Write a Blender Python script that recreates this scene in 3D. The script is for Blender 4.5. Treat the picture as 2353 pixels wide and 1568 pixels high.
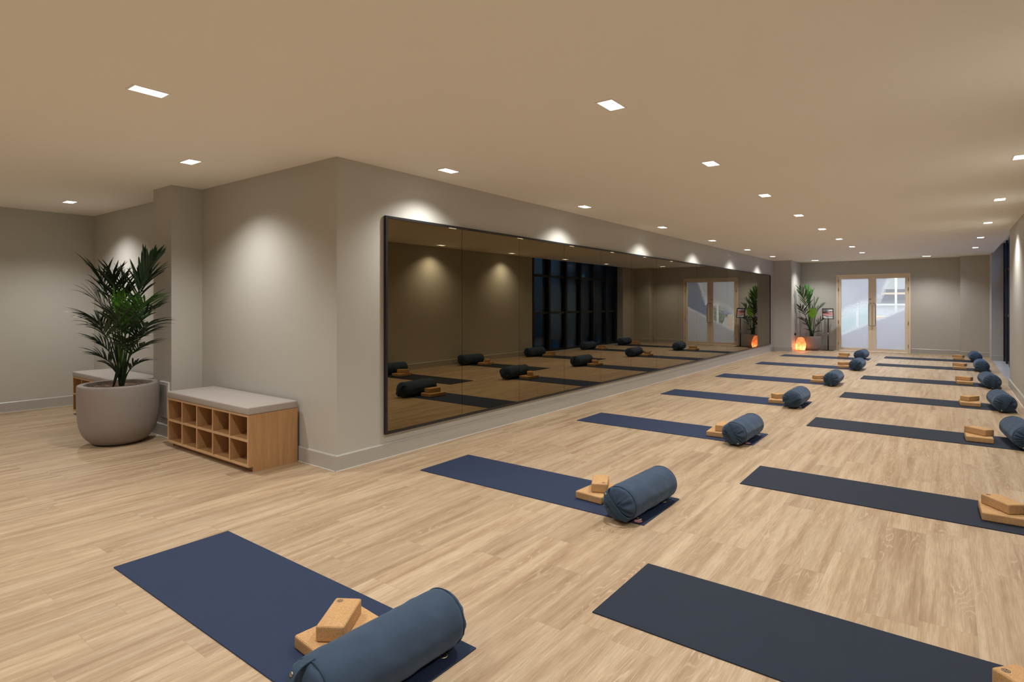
import bpy, bmesh, math, random
from mathutils import Vector, Matrix, noise

for o in list(bpy.data.objects):
    bpy.data.objects.remove(o)
scn = bpy.context.scene
COL = scn.collection
PI = math.pi
R = math.radians

# ------------------------------------------------------------------ camera
CAM_YAW = math.atan(1000.5 / 1329.0)
cd = bpy.data.cameras.new('camera')
cam = bpy.data.objects.new('camera', cd)
COL.objects.link(cam)
cam.location = (0, 0, 1.45)
cam.rotation_euler = (PI / 2, 0, CAM_YAW)
cd.sensor_width = 36
cd.lens = 1329.0 / 2353 * 36
cd.shift_y = -88 / 2353
cd.clip_start = 0.05
scn.camera = cam

# ------------------------------------------------------------------ world, exposure
w = bpy.data.worlds.new('world')
scn.world = w
w.use_nodes = True
bg = w.node_tree.nodes['Background']
bg.inputs[0].default_value = (0.03, 0.06, 0.22, 1)
bg.inputs[1].default_value = 0.6
vs = scn.view_settings
vs.view_transform = 'Standard'
vs.look = 'None'
vs.gamma = 1
vs.use_curve_mapping = False
vs.exposure = 0.0
LAMP_W = 119.0
LAMP_COL = (1.0, 0.985, 0.955)
CEIL = 2.71

# ------------------------------------------------------------------ node helpers
def new_mat(name):
    m = bpy.data.materials.new(name)
    m.use_nodes = True
    nt = m.node_tree
    return m, nt, nt.nodes['Principled BSDF']

def N(nt, t, **kw):
    n = nt.nodes.new(t)
    for k, v in kw.items():
        setattr(n, k, v)
    return n

def L(nt, a, b):
    nt.links.new(a, b)

def math_n(nt, op, a, b=None, c=None, clamp=False):
    n = nt.nodes.new('ShaderNodeMath')
    n.operation = op
    n.use_clamp = clamp
    for i, v in enumerate((a, b, c)):
        if v is None:
            continue
        if isinstance(v, (int, float)):
            n.inputs[i].default_value = v
        else:
            nt.links.new(v, n.inputs[i])
    return n.outputs[0]

def mixc(nt, fac, a, b, blend='MIX'):
    n = nt.nodes.new('ShaderNodeMix')
    n.data_type = 'RGBA'
    n.blend_type = blend
    for i, v in ((0, fac), (6, a), (7, b)):
        if isinstance(v, (int, float)):
            n.inputs[i].default_value = v
        elif isinstance(v, tuple):
            n.inputs[i].default_value = (*v[:3], 1)
        else:
            nt.links.new(v, n.inputs[i])
    return n.outputs[2]

def ramp(nt, fac, stops):
    n = nt.nodes.new('ShaderNodeValToRGB')
    e = n.color_ramp.elements
    while len(e) < len(stops):
        e.new(0.5)
    for el, (p, c) in zip(e, stops):
        el.position = p
        el.color = (*c, 1) if len(c) == 3 else c
    nt.links.new(fac, n.inputs[0])
    return n.outputs[0]

def noise_n(nt, vec, scale, detail=2, rough=0.5, dist=0.0):
    n = nt.nodes.new('ShaderNodeTexNoise')
    n.inputs['Scale'].default_value = scale
    n.inputs['Detail'].default_value = detail
    n.inputs['Roughness'].default_value = rough
    n.inputs['Distortion'].default_value = dist
    if vec is not None:
        nt.links.new(vec, n.inputs['Vector'])
    return n.outputs['Fac']

def bump(nt, bsdf, h, strength, dist=0.01):
    b = nt.nodes.new('ShaderNodeBump')
    b.inputs['Strength'].default_value = strength
    b.inputs['Distance'].default_value = dist
    nt.links.new(h, b.inputs['Height'])
    nt.links.new(b.outputs[0], bsdf.inputs['Normal'])

def coords(nt, which='Object'):
    return nt.nodes.new('ShaderNodeTexCoord').outputs[which]

def scalev(nt, v, s):
    n = nt.nodes.new('ShaderNodeMapping')
    n.inputs['Scale'].default_value = s
    nt.links.new(v, n.inputs['Vector'])
    return n.outputs[0]

def plain(name, col, rough=0.6, metal=0.0, nscale=40, namt=0.06, bmp=0.0, spec=0.5, bscale=200):
    m, nt, b = new_mat(name)
    c = coords(nt)
    f = noise_n(nt, c, nscale, 3)
    dark = tuple(x * (1 - namt) for x in col)
    lite = tuple(min(1, x * (1 + namt)) for x in col)
    L(nt, mixc(nt, f, dark, lite), b.inputs['Base Color'])
    b.inputs['Roughness'].default_value = rough
    b.inputs['Metallic'].default_value = metal
    b.inputs['Specular IOR Level'].default_value = spec
    if bmp:
        bump(nt, b, noise_n(nt, c, bscale, 3), bmp, 0.002)
    return m

M = {}
M['wall'] = plain('wall_paint', (0.50, 0.485, 0.44), 0.42, nscale=1.2, namt=0.02, bmp=0.05, spec=0.35, bscale=150)
M['skirt'] = plain('skirting_paint', (0.44, 0.42, 0.385), 0.35, nscale=3, namt=0.02)
M['ceil'] = plain('ceiling_paint', (0.93, 0.89, 0.81), 0.75, nscale=0.6, namt=0.02)
M['caulk'] = plain('white_caulk', (0.75, 0.74, 0.72), 0.5)
M['trimwhite'] = plain('white_metal', (0.7, 0.7, 0.69), 0.4)
M['black'] = plain('black_metal', (0.012, 0.012, 0.013), 0.35)
M['darkframe'] = plain('dark_aluminium', (0.015, 0.018, 0.028), 0.35)
M['steel'] = plain('brushed_steel', (0.42, 0.39, 0.36), 0.28, 1.0, nscale=80)
M['brass'] = plain('brass_ring', (0.6, 0.5, 0.32), 0.3, 1.0)
M['pot'] = plain('planter_stone', (0.27, 0.235, 0.215), 0.62, nscale=120, namt=0.06, bmp=0.15)
M['doorpaint'] = plain('cream_door_paint', (0.86, 0.73, 0.56), 0.4, nscale=4, namt=0.03)
M['stone'] = plain('grey_ledge_stone', (0.42, 0.43, 0.45), 0.25, nscale=9, namt=0.2)
M['vinyl'] = plain('taupe_vinyl', (0.40, 0.355, 0.33), 0.38, nscale=3, namt=0.03, bmp=0.08, bscale=500)
M['paper'] = plain('white_card', (0.75, 0.75, 0.77), 0.6)
M['pink'] = plain('pink_print', (0.75, 0.36, 0.36), 0.6)
M['white'] = plain('white_paint', (0.8, 0.8, 0.8), 0.6)
M['red'] = plain('red_print', (0.5, 0.02, 0.03), 0.5)
M['ink'] = plain('dark_ink', (0.05, 0.05, 0.06), 0.7)
M['navywall'] = plain('navy_blind', (0.02, 0.06, 0.26), 0.8)
M['maroon'] = plain('maroon_panel', (0.09, 0.03, 0.05), 0.8)
M['greyfab'] = plain('grey_sofa_fabric', (0.10, 0.09, 0.11), 0.9)
M['tan'] = plain('pale_wood_rail', (0.7, 0.5, 0.35), 0.5)
M['teal'] = plain('teal_panel', (0.42, 0.50, 0.53), 0.5)
M['lobbywall'] = plain('lobby_wall_paint', (0.72, 0.72, 0.75), 0.7)
M['shrub'] = plain('shrub_leaf', (0.05, 0.09, 0.05), 0.6)
M['corridor'] = plain('corridor_paint', (0.30, 0.33, 0.36), 0.6)

# ---- oak plank floor
def floor_mat():
    m, nt, b = new_mat('oak_plank_floor')
    sep = N(nt, 'ShaderNodeSeparateXYZ')
    L(nt, coords(nt), sep.inputs[0])
    x, y = sep.outputs[0], sep.outputs[1]
    PW, PL = 0.21, 1.30
    u = math_n(nt, 'DIVIDE', math_n(nt, 'ADD', x, 30 * PW + 0.105), PW)
    row = math_n(nt, 'FLOOR', u)
    wn = N(nt, 'ShaderNodeTexWhiteNoise', noise_dimensions='1D')
    L(nt, row, wn.inputs['W'])
    v = math_n(nt, 'DIVIDE', math_n(nt, 'ADD', y, math_n(nt, 'MULTIPLY', wn.outputs['Value'], 7.0)), PL)
    col = math_n(nt, 'FLOOR', v)
    cx = N(nt, 'ShaderNodeCombineXYZ')
    L(nt, row, cx.inputs[0]); L(nt, col, cx.inputs[1])
    wn2 = N(nt, 'ShaderNodeTexWhiteNoise', noise_dimensions='3D')
    L(nt, cx.outputs[0], wn2.inputs['Vector'])
    pid = wn2.outputs['Value']
    # seams
    def edge(t, width):
        f = math_n(nt, 'FRACT', t)
        d = math_n(nt, 'MINIMUM', f, math_n(nt, 'SUBTRACT', 1.0, f))
        return math_n(nt, 'LESS_THAN', d, width)
    seam = math_n(nt, 'MAXIMUM', edge(u, 0.0045), edge(v, 0.0009))
    # grain coordinates, shifted per plank
    gx = math_n(nt, 'ADD', x, math_n(nt, 'MULTIPLY', pid, 37.0))
    gy = math_n(nt, 'ADD', y, math_n(nt, 'MULTIPLY', pid, 91.0))
    g = N(nt, 'ShaderNodeCombineXYZ')
    L(nt, gx, g.inputs[0]); L(nt, gy, g.inputs[1])
    gv = g.outputs[0]
    broad = noise_n(nt, scalev(nt, gv, (16, 0.85, 1)), 1.0, 4, 0.55, 0.5)
    fine = noise_n(nt, scalev(nt, gv, (160, 7, 1)), 1.0, 4, 0.6, 0.3)
    # cathedral rings
    warp = noise_n(nt, scalev(nt, gv, (7.5, 0.95, 1)), 1.0, 2, 0.45, 0.12)
    ringf = math_n(nt, 'FRACT', math_n(nt, 'MULTIPLY', math_n(nt, 'MULTIPLY_ADD', fine, 0.012, warp), 24.0))
    rl = math_n(nt, 'ABSOLUTE', math_n(nt, 'SUBTRACT', ringf, 0.5))
    ring = math_n(nt, 'SUBTRACT', 1.0, math_n(nt, 'MULTIPLY', rl, 6.5), clamp=True)
    zone = noise_n(nt, scalev(nt, gv, (5.5, 1.5, 1)), 1.0, 2, 0.5, 0.2)
    zr = N(nt, 'ShaderNodeMapRange'); L(nt, zone, zr.inputs[0])
    zr.inputs[1].default_value = 0.52; zr.inputs[2].default_value = 0.66
    zr.clamp = True
    grainbreak = math_n(nt, 'MULTIPLY', fine, 1.5, clamp=True)
    ringm = math_n(nt, 'MULTIPLY', math_n(nt, 'MULTIPLY', ring, zr.outputs[0]), grainbreak)
    base = ramp(nt, broad, [(0.30, (0.300, 0.205, 0.122)), (0.47, (0.405, 0.296, 0.188)), (0.68, (0.490, 0.385, 0.262))])
    tint = ramp(nt, pid, [(0.0, (0.90, 0.89, 0.89)), (0.5, (1.0, 1.0, 1.0)), (1.0, (1.05, 1.04, 1.03))])
    c = mixc(nt, 1.0, base, tint, 'MULTIPLY')
    c = mixc(nt, math_n(nt, 'MULTIPLY', zr.outputs[0], 0.35), c, (0.30, 0.195, 0.11))
    finec = ramp(nt, fine, [(0.3, (0.80, 0.77, 0.74)), (0.7, (1.12, 1.12, 1.12))])
    c = mixc(nt, 1.0, c, finec, 'MULTIPLY')
    c = mixc(nt, math_n(nt, 'MULTIPLY', ringm, 0.5), c, (0.68, 0.56, 0.42))
    c = mixc(nt, math_n(nt, 'MULTIPLY', seam, 0.33), c, (0.20, 0.13, 0.08))
    L(nt, c, b.inputs['Base Color'])
    rr = N(nt, 'ShaderNodeMapRange'); L(nt, fine, rr.inputs[0])
    rr.inputs[3].default_value = 0.42; rr.inputs[4].default_value = 0.54
    L(nt, rr.outputs[0], b.inputs['Roughness'])
    b.inputs['Specular IOR Level'].default_value = 0.42
    bump(nt, b, math_n(nt, 'SUBTRACT', math_n(nt, 'MULTIPLY', fine, 0.25), seam), 0.12, 0.0015)
    return m
M['floor'] = floor_mat()

def wood_mat(name, c1, c2, axis_scale):
    m, nt, b = new_mat(name)
    c = coords(nt)
    v = scalev(nt, c, axis_scale)
    f1 = noise_n(nt, v, 1.0, 4, 0.6, 0.5)
    f2 = noise_n(nt, scalev(nt, c, tuple(a * 5 for a in axis_scale)), 1.0, 3, 0.6)
    k = mixc(nt, f1, c1, c2)
    k = mixc(nt, 1.0, k, ramp(nt, f2, [(0.3, (0.9, 0.88, 0.86)), (0.7, (1.06, 1.06, 1.06))]), 'MULTIPLY')
    L(nt, k, b.inputs['Base Color'])
    b.inputs['Roughness'].default_value = 0.45
    return m
M['oak'] = wood_mat('honey_oak', (0.34, 0.18, 0.072), (0.60, 0.35, 0.165), (22, 22, 1.5))
M['oakedge'] = wood_mat('oak_edging', (0.55, 0.34, 0.18), (0.64, 0.42, 0.24), (6, 6, 6))

def cork_mat():
    m, nt, b = new_mat('cork')
    c = coords(nt)
    vo = N(nt, 'ShaderNodeTexVoronoi'); vo.inputs['Scale'].default_value = 420
    L(nt, c, vo.inputs['Vector'])
    sep = N(nt, 'ShaderNodeSeparateColor'); L(nt, vo.outputs['Color'], sep.inputs[0])
    k = ramp(nt, sep.outputs[0], [(0.0, (0.38, 0.205, 0.085)), (0.25, (0.48, 0.28, 0.125)), (0.7, (0.53, 0.325, 0.155)), (1.0, (0.59, 0.375, 0.19))])
    n2 = noise_n(nt, c, 12, 2)
    k = mixc(nt, 1.0, k, ramp(nt, n2, [(0.3, (0.94, 0.93, 0.92)), (0.7, (1.04, 1.04, 1.04))]), 'MULTIPLY')
    L(nt, k, b.inputs['Base Color'])
    b.inputs['Roughness'].default_value = 0.8
    b.inputs['Specular IOR Level'].default_value = 0.2
    bump(nt, b, sep.outputs[1], 0.25, 0.0008)
    return m
M['cork'] = cork_mat()

def fabric_mat(name, col):
    m, nt, b = new_mat(name)
    c = coords(nt)
    f = noise_n(nt, c, 330, 4, 0.8)
    g = noise_n(nt, c, 9, 3)
    k = mixc(nt, f, tuple(x * 0.78 for x in col), tuple(x * 1.2 for x in col))
    k = mixc(nt, 1.0, k, ramp(nt, g, [(0.3, (0.9, 0.9, 0.9)), (0.7, (1.1, 1.1, 1.1))]), 'MULTIPLY')
    L(nt, k, b.inputs['Base Color'])
    b.inputs['Roughness'].default_value = 0.92
    b.inputs['Specular IOR Level'].default_value = 0.15
    b.inputs['Sheen Weight'].default_value = 0.2
    b.inputs['Sheen Tint'].default_value = (0.55, 0.7, 0.95, 1)
    bump(nt, b, f, 0.3, 0.001)
    return m
M['bolster'] = fabric_mat('navy_cotton', (0.041, 0.064, 0.103))
M['strap'] = fabric_mat('navy_webbing', (0.03, 0.055, 0.085))

def mat_mat(name, col, bscale):
    m, nt, b = new_mat(name)
    c = coords(nt)
    sep = N(nt, 'ShaderNodeSeparateXYZ'); L(nt, c, sep.inputs[0])
    s = math_n(nt, 'SINE', math_n(nt, 'MULTIPLY', sep.outputs[1], 2 * PI / 0.0065))
    n = noise_n(nt, c, 5, 3)
    st = noise_n(nt, scalev(nt, c, (2, 60, 1)), 1.0, 3)
    k = mixc(nt, n, tuple(x * 0.88 for x in col), tuple(x * 1.12 for x in col))
    k = mixc(nt, math_n(nt, 'MULTIPLY', st, 0.4), k, tuple(x * 1.35 for x in col))
    k = mixc(nt, math_n(nt, 'MULTIPLY_ADD', s, 0.10, 0.10), k, tuple(x * 0.5 for x in col))
    sp = noise_n(nt, c, 420, 1)
    k = mixc(nt, math_n(nt, 'GREATER_THAN', sp, 0.77), k, (0.12, 0.13, 0.15))
    L(nt, k, b.inputs['Base Color'])
    b.inputs['Roughness'].default_value = 0.7
    b.inputs['Specular IOR Level'].default_value = 0.22
    bump(nt, b, s, bscale, 0.0006)
    return m
M['mat_navy'] = mat_mat('navy_rubber', (0.019, 0.032, 0.072), 0.35)
M['mat_char'] = mat_mat('charcoal_rubber', (0.014, 0.021, 0.036), 0.1)

# ---- tinted mirror
m, nt, b = new_mat('bronze_mirror')
b.inputs['Base Color'].default_value = (0.215, 0.172, 0.102, 1)
b.inputs['Metallic'].default_value = 1.0
b.inputs['Roughness'].default_value = 0.0
M['mirror'] = m

def emis(name, col, s):
    m, nt, b = new_mat(name)
    b.inputs['Base Color'].default_value = (*col, 1)
    b.inputs['Emission Color'].default_value = (*col, 1)
    b.inputs['Emission Strength'].default_value = s
    return m
M['lens'] = emis('lit_lamp_lens', (1, 0.97, 0.95), 6)
M['exitgreen'] = emis('lit_green_sign', (0.02, 0.55, 0.38), 1.2)
M['exitwhite'] = emis('lit_white_symbol', (0.7, 1.0, 0.95), 1.4)
M['bluewin'] = emis('lit_blue_window', (0.25, 0.5, 1.0), 1.2)

# ---- clear dark glass for the window
def thin_glass(name, tint, refl):
    m = bpy.data.materials.new(name); m.use_nodes = True
    nt = m.node_tree; nt.nodes.clear()
    out = N(nt, 'ShaderNodeOutputMaterial')
    tr = N(nt, 'ShaderNodeBsdfTransparent'); tr.inputs[0].default_value = (*tint, 1)
    gl = N(nt, 'ShaderNodeBsdfGlossy'); gl.inputs['Roughness'].default_value = 0.02
    fr = N(nt, 'ShaderNodeFresnel'); fr.inputs[0].default_value = 1.5
    mx = N(nt, 'ShaderNodeMixShader')
    L(nt, math_n(nt, 'MULTIPLY', fr.outputs[0], refl), mx.inputs[0])
    L(nt, tr.outputs[0], mx.inputs[1]); L(nt, gl.outputs[0], mx.inputs[2])
    L(nt, mx.outputs[0], out.inputs[0])
    return m
M['glass'] = thin_glass('dark_window_glass', (0.55, 0.68, 0.82), 0.9)

# ---- frosted door glass: stippled film with a clear sweep. object coords: x across both leaves 0..1.76, z height
def frost_mat():
    m = bpy.data.materials.new('frosted_film_glass'); m.use_nodes = True
    nt = m.node_tree; nt.nodes.clear()
    out = N(nt, 'ShaderNodeOutputMaterial')
    sep = N(nt, 'ShaderNodeSeparateXYZ'); L(nt, coords(nt), sep.inputs[0])
    u = math_n(nt, 'DIVIDE', sep.outputs[0], 1.75)
    v = math_n(nt, 'DIVIDE', sep.outputs[2], 2.1)
    vor = N(nt, 'ShaderNodeTexVoronoi'); vor.inputs['Scale'].default_value = 150
    L(nt, coords(nt), vor.inputs['Vector'])
    vs_ = N(nt, 'ShaderNodeSeparateColor'); L(nt, vor.outputs['Color'], vs_.inputs[0])
    st = math_n(nt, 'SUBTRACT', vs_.outputs[0], 0.5)
    wob = math_n(nt, 'MULTIPLY', math_n(nt, 'SUBTRACT', noise_n(nt, coords(nt), 2.2, 2), 0.5), 0.12)
    lo = math_n(nt, 'ADD', math_n(nt, 'MULTIPLY_ADD', u, 0.41, 0.17), math_n(nt, 'MULTIPLY', st, 0.06))
    bulge = math_n(nt, 'MULTIPLY', math_n(nt, 'SUBTRACT', u, 0.62, clamp=True), 2.2)
    hi = math_n(nt, 'ADD', math_n(nt, 'ADD', math_n(nt, 'MULTIPLY_ADD', u, 0.40, 0.46), bulge), math_n(nt, 'MULTIPLY', st, 0.22))
    hi = math_n(nt, 'ADD', hi, wob)
    clear = math_n(nt, 'MULTIPLY', math_n(nt, 'GREATER_THAN', v, lo), math_n(nt, 'LESS_THAN', v, hi))
    tl = N(nt, 'ShaderNodeBsdfTranslucent'); tl.inputs[0].default_value = (0.70, 0.735, 0.80, 1)
    df = N(nt, 'ShaderNodeBsdfDiffuse'); df.inputs[0].default_value = (0.58, 0.62, 0.68, 1)
    f1 = N(nt, 'ShaderNodeMixShader'); f1.inputs[0].default_value = 0.42
    L(nt, tl.outputs[0], f1.inputs[1]); L(nt, df.outputs[0], f1.inputs[2])
    tr = N(nt, 'ShaderNodeBsdfTransparent'); tr.inputs[0].default_value = (0.86, 0.92, 0.93, 1)
    gl = N(nt, 'ShaderNodeBsdfGlossy'); gl.inputs['Roughness'].default_value = 0.03
    cl = N(nt, 'ShaderNodeMixShader'); cl.inputs[0].default_value = 0.06
    L(nt, tr.outputs[0], cl.inputs[1]); L(nt, gl.outputs[0], cl.inputs[2])
    haze = N(nt, 'ShaderNodeMixShader'); haze.inputs[0].default_value = 0.15
    L(nt, cl.outputs[0], haze.inputs[1]); L(nt, f1.outputs[0], haze.inputs[2])
    mx = N(nt, 'ShaderNodeMixShader')
    L(nt, clear, mx.inputs[0]); L(nt, f1.outputs[0], mx.inputs[1]); L(nt, haze.outputs[0], mx.inputs[2])
    L(nt, mx.outputs[0], out.inputs[0])
    return m
M['frost'] = frost_mat()

# ---- salt crystal: translucent shell lit by the bulb inside
def salt_mat():
    m = bpy.data.materials.new('salt_crystal'); m.use_nodes = True
    nt = m.node_tree; nt.nodes.clear()
    out = N(nt, 'ShaderNodeOutputMaterial')
    f = noise_n(nt, coords(nt), 14, 4, 0.6, 0.6)
    k = ramp(nt, f, [(0.35, (0.85, 0.26, 0.08)), (0.5, (0.93, 0.42, 0.17)), (0.65, (0.97, 0.72, 0.52))])
    tl = N(nt, 'ShaderNodeBsdfTranslucent'); L(nt, k, tl.inputs[0])
    df = N(nt, 'ShaderNodeBsdfDiffuse'); df.inputs[0].default_value = (0.75, 0.42, 0.30, 1)
    mx = N(nt, 'ShaderNodeMixShader'); mx.inputs[0].default_value = 0.3
    L(nt, tl.outputs[0], mx.inputs[1]); L(nt, df.outputs[0], mx.inputs[2])
    L(nt, mx.outputs[0], out.inputs[0])
    return m
M['salt'] = salt_mat()

def leaf_mat(name, c1, c2):
    m, nt, b = new_mat(name)
    f = noise_n(nt, coords(nt), 18, 3)
    L(nt, mixc(nt, f, c1, c2), b.inputs['Base Color'])
    b.inputs['Roughness'].default_value = 0.38
    b.inputs['Specular IOR Level'].default_value = 0.5
    return m
M['leaf'] = leaf_mat('palm_leaf', (0.007, 0.022, 0.008), (0.016, 0.05, 0.014))
M['leafmid'] = leaf_mat('palm_leaf_mid', (0.03, 0.10, 0.02), (0.06, 0.17, 0.03))
M['leafnew'] = leaf_mat('palm_leaf_new', (0.06, 0.20, 0.012), (0.10, 0.30, 0.02))
M['leaflime'] = leaf_mat('palm_leaf_lime', (0.22, 0.55, 0.03), (0.30, 0.65, 0.05))
M['pebble'] = plain('clay_pebbles', (0.24, 0.15, 0.095), 0.8, nscale=150, namt=0.5)

# ------------------------------------------------------------------ mesh helpers
def mesh_obj(name, bm, mat, parent=None, smooth=False):
    me = bpy.data.meshes.new(name)
    bm.to_mesh(me)
    bm.free()
    if smooth:
        for p in me.polygons:
            p.use_smooth = True
    o = bpy.data.objects.new(name, me)
    COL.objects.link(o)
    if mat is not None:
        for mm in (mat if isinstance(mat, (list, tuple)) else [mat]):
            me.materials.append(mm)
    if parent is not None:
        o.parent = parent
    return o

def add_box(bm, x0, x1, y0, y1, z0, z1, bev=0.0, seg=2, mi=0):
    r = bmesh.ops.create_cube(bm, size=1)
    bmesh.ops.scale(bm, verts=r['verts'], vec=(abs(x1 - x0), abs(y1 - y0), abs(z1 - z0)))
    bmesh.ops.translate(bm, verts=r['verts'], vec=((x0 + x1) / 2, (y0 + y1) / 2, (z0 + z1) / 2))
    fs = {f for v in r['verts'] for f in v.link_faces}
    if bev:
        es = list({e for v in r['verts'] for e in v.link_edges})
        rr = bmesh.ops.bevel(bm, geom=es, offset=bev, segments=seg, affect='EDGES', profile=0.6)
        fs = fs | set(rr['faces'])
    for f in fs:
        if f.is_valid:
            f.material_index = mi
    return bm

def box(name, dims, mat, parent=None, bev=0.0, seg=2, smooth=False):
    bm = bmesh.new()
    add_box(bm, *dims, bev=bev, seg=seg)
    return mesh_obj(name, bm, mat, parent, smooth)

def add_tube(bm, pts, rad, n=10, caps=True):
    pts = [Vector(p) for p in pts]
    rings = []
    prev = None
    for i, p in enumerate(pts):
        t = (pts[min(i + 1, len(pts) - 1)] - pts[max(i - 1, 0)]).normalized()
        if prev is None:
            a = t.orthogonal().normalized()
        else:
            a = (prev - t * prev.dot(t)).normalized()
        prev = a
        bb = t.cross(a)
        r = rad[i] if isinstance(rad, (list, tuple)) else rad
        rings.append([bm.verts.new(p + (a * math.cos(2 * PI * k / n) + bb * math.sin(2 * PI * k / n)) * r) for k in range(n)])
    for i in range(len(rings) - 1):
        for k in range(n):
            bm.faces.new((rings[i][k], rings[i][(k + 1) % n], rings[i + 1][(k + 1) % n], rings[i + 1][k]))
    if caps:
        bm.faces.new(rings[0][::-1]); bm.faces.new(rings[-1])
    return bm

def add_lathe(bm, prof, n=48, close_top=False, close_bottom=True):
    rings = []
    for r, z in prof:
        rings.append([bm.verts.new((r * math.cos(2 * PI * k / n), r * math.sin(2 * PI * k / n), z)) for k in range(n)])
    for i in range(len(rings) - 1):
        for k in range(n):
            bm.faces.new((rings[i][k], rings[i][(k + 1) % n], rings[i + 1][(k + 1) % n], rings[i + 1][k]))
    if close_bottom:
        bm.faces.new(rings[0][::-1])
    if close_top:
        bm.faces.new(rings[-1])
    return bm

def empty(name, loc=(0, 0, 0), rz=0.0, label=None, cat=None, group=None, kind=None):
    o = bpy.data.objects.new(name, None)
    o.empty_display_size = 0.1
    COL.objects.link(o)
    o.location = loc
    o.rotation_euler = (0, 0, rz)
    return tag(o, label, cat, group, kind)

def tag(o, label=None, cat=None, group=None, kind=None):
    if label: o['label'] = label
    if cat: o['category'] = cat
    if group: o['group'] = group
    if kind: o['kind'] = kind
    return o

def copy_tree(o, parent=None):
    c = o.copy()
    COL.objects.link(c)
    if parent is not None:
        c.parent = parent
    for ch in list(o.children):
        copy_tree(ch, c)
    return c

def struct(name, dims, mat, **kw):
    return tag(box(name, dims, mat, **kw), kind='structure')

# ------------------------------------------------------------------ the room
X0, X1, Y0, YB = -9.93, 0.86, -3.0, 20.15
struct('floor', (X0 - 0.1, 0.90, Y0 - 0.1, YB + 0.25, -0.1, 0.0), M['floor'])
struct('ceiling', (X0 - 0.1, 0.92, Y0 - 0.1, YB + 0.1, CEIL, CEIL + 0.12), M['ceil'])
struct('wall_left', (X0 - 0.12, X0, Y0 - 0.1, 3.19, 0, CEIL), M['wall'])
struct('wall_alcove', (X0, -4.32, 3.07, 3.19, 0, CEIL), M['wall'])
struct('wall_mirrored', (-4.32, -4.20, 3.07, YB, 0, CEIL), M['wall'])
struct('wall_rear', (X0, X1, Y0 - 0.12, Y0, 0, CEIL), M['wall'])
struct('wall_right', (X1, 1.10, Y0 - 0.12, 13.17, 0, CEIL + 0.1), M['wall'])
struct('wall_pillar_alcove', (-7.08, -6.63, 2.75, 3.07, 0, CEIL), M['wall'])
struct('wall_pillar_far_left', (-4.20, -3.70, 18.70, YB, 0, CEIL), M['wall'])
struct('wall_pillar_far_right', (0.28, 0.885, 19.75, YB, 0, CEIL), M['wall'])
struct('wall_window_return', (0.885, 1.30, 18.85, YB, 0, CEIL + 0.35), M['wall'])
# back wall around the door opening
DX0, DX1, DZ = -2.72, -0.845, 2.30
bm = bmesh.new()
add_box(bm, -4.32, DX0, YB, YB + 0.14, 0, CEIL)
add_box(bm, DX1, 1.30, YB, YB + 0.14, 0, CEIL)
add_box(bm, DX0, DX1, YB, YB + 0.14, DZ, CEIL)
tag(mesh_obj('wall_back', bm, M['wall']), kind='structure')

# skirting boards with a chamfered top, and the white caulk line at the floor
def skirting(name, x0, y0, x1, y1, nx, ny):
    """from (x0,y0) to (x1,y1) along a wall, standing out in the direction (nx, ny)"""
    h, t = 0.137, 0.018
    prof = [(0, 0), (t, 0), (t, h - 0.010), (t - 0.008, h), (0, h)]
    bm = bmesh.new()
    rings = []
    for (x, y) in ((x0, y0), (x1, y1)):
        rings.append([bm.verts.new((x + nx * a, y + ny * a, z)) for a, z in prof])
    n = len(prof)
    for k in range(n):
        bm.faces.new((rings[0][k], rings[1][k], rings[1][(k + 1) % n], rings[0][(k + 1) % n]))
    bm.faces.new(rings[0]); bm.faces.new(rings[1][::-1])
    bmesh.ops.recalc_face_normals(bm, faces=bm.faces)
    o = tag(mesh_obj(name, bm, M['skirt']), kind='structure')
    bm = bmesh.new()
    xs = sorted((x0 + nx * t, x1 + nx * (t + 0.005)))
    ys = sorted((y0 + ny * t, y1 + ny * (t + 0.005)))
    add_box(bm, xs[0], xs[1], ys[0], ys[1], 0.0005, 0.004)
    mesh_obj('caulk_line', bm, M['caulk'], o)
    return o
skirting('baseboard_mirrored', -4.20, 3.07 - 0.018, -4.20, 18.70, 1, 0)
skirting('baseboard_alcove_right', -6.63, 3.07, -4.20, 3.07, 0, -1)
skirting('baseboard_alcove_left', X0, 3.07, -7.08, 3.07, 0, -1)
skirting('baseboard_pillar_side', -6.63, 2.75 - 0.018, -6.63, 3.07, 1, 0)
skirting('baseboard_pillar_front', -7.08, 2.75, -6.63, 2.75, 0, -1)
skirting('baseboard_left', X0, Y0, X0, 3.07, 1, 0)
skirting('baseboard_right', X1, Y0, X1, 13.17, -1, 0)
skirting('baseboard_far_left_pillar', -4.20, 18.70, -3.70, 18.70, 0, -1)
skirting('baseboard_far_left_pillar_side', -3.70, 18.70 - 0.018, -3.70, YB, 1, 0)
skirting('baseboard_back_left', -3.70, YB, DX0 - 0.02, YB, 0, -1)
skirting('baseboard_back_right', DX1 + 0.02, YB, 0.28, YB, 0, -1)
skirting('baseboard_far_right_pillar', 0.28, 19.75, 0.885, 19.75, 0, -1)
skirting('baseboard_far_right_pillar_side', 0.28, 19.75 - 0.018, 0.28, YB, -1, 0)
skirting('baseboard_window_return', 0.885, 18.85, 1.12, 18.85, 0, -1)

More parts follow.
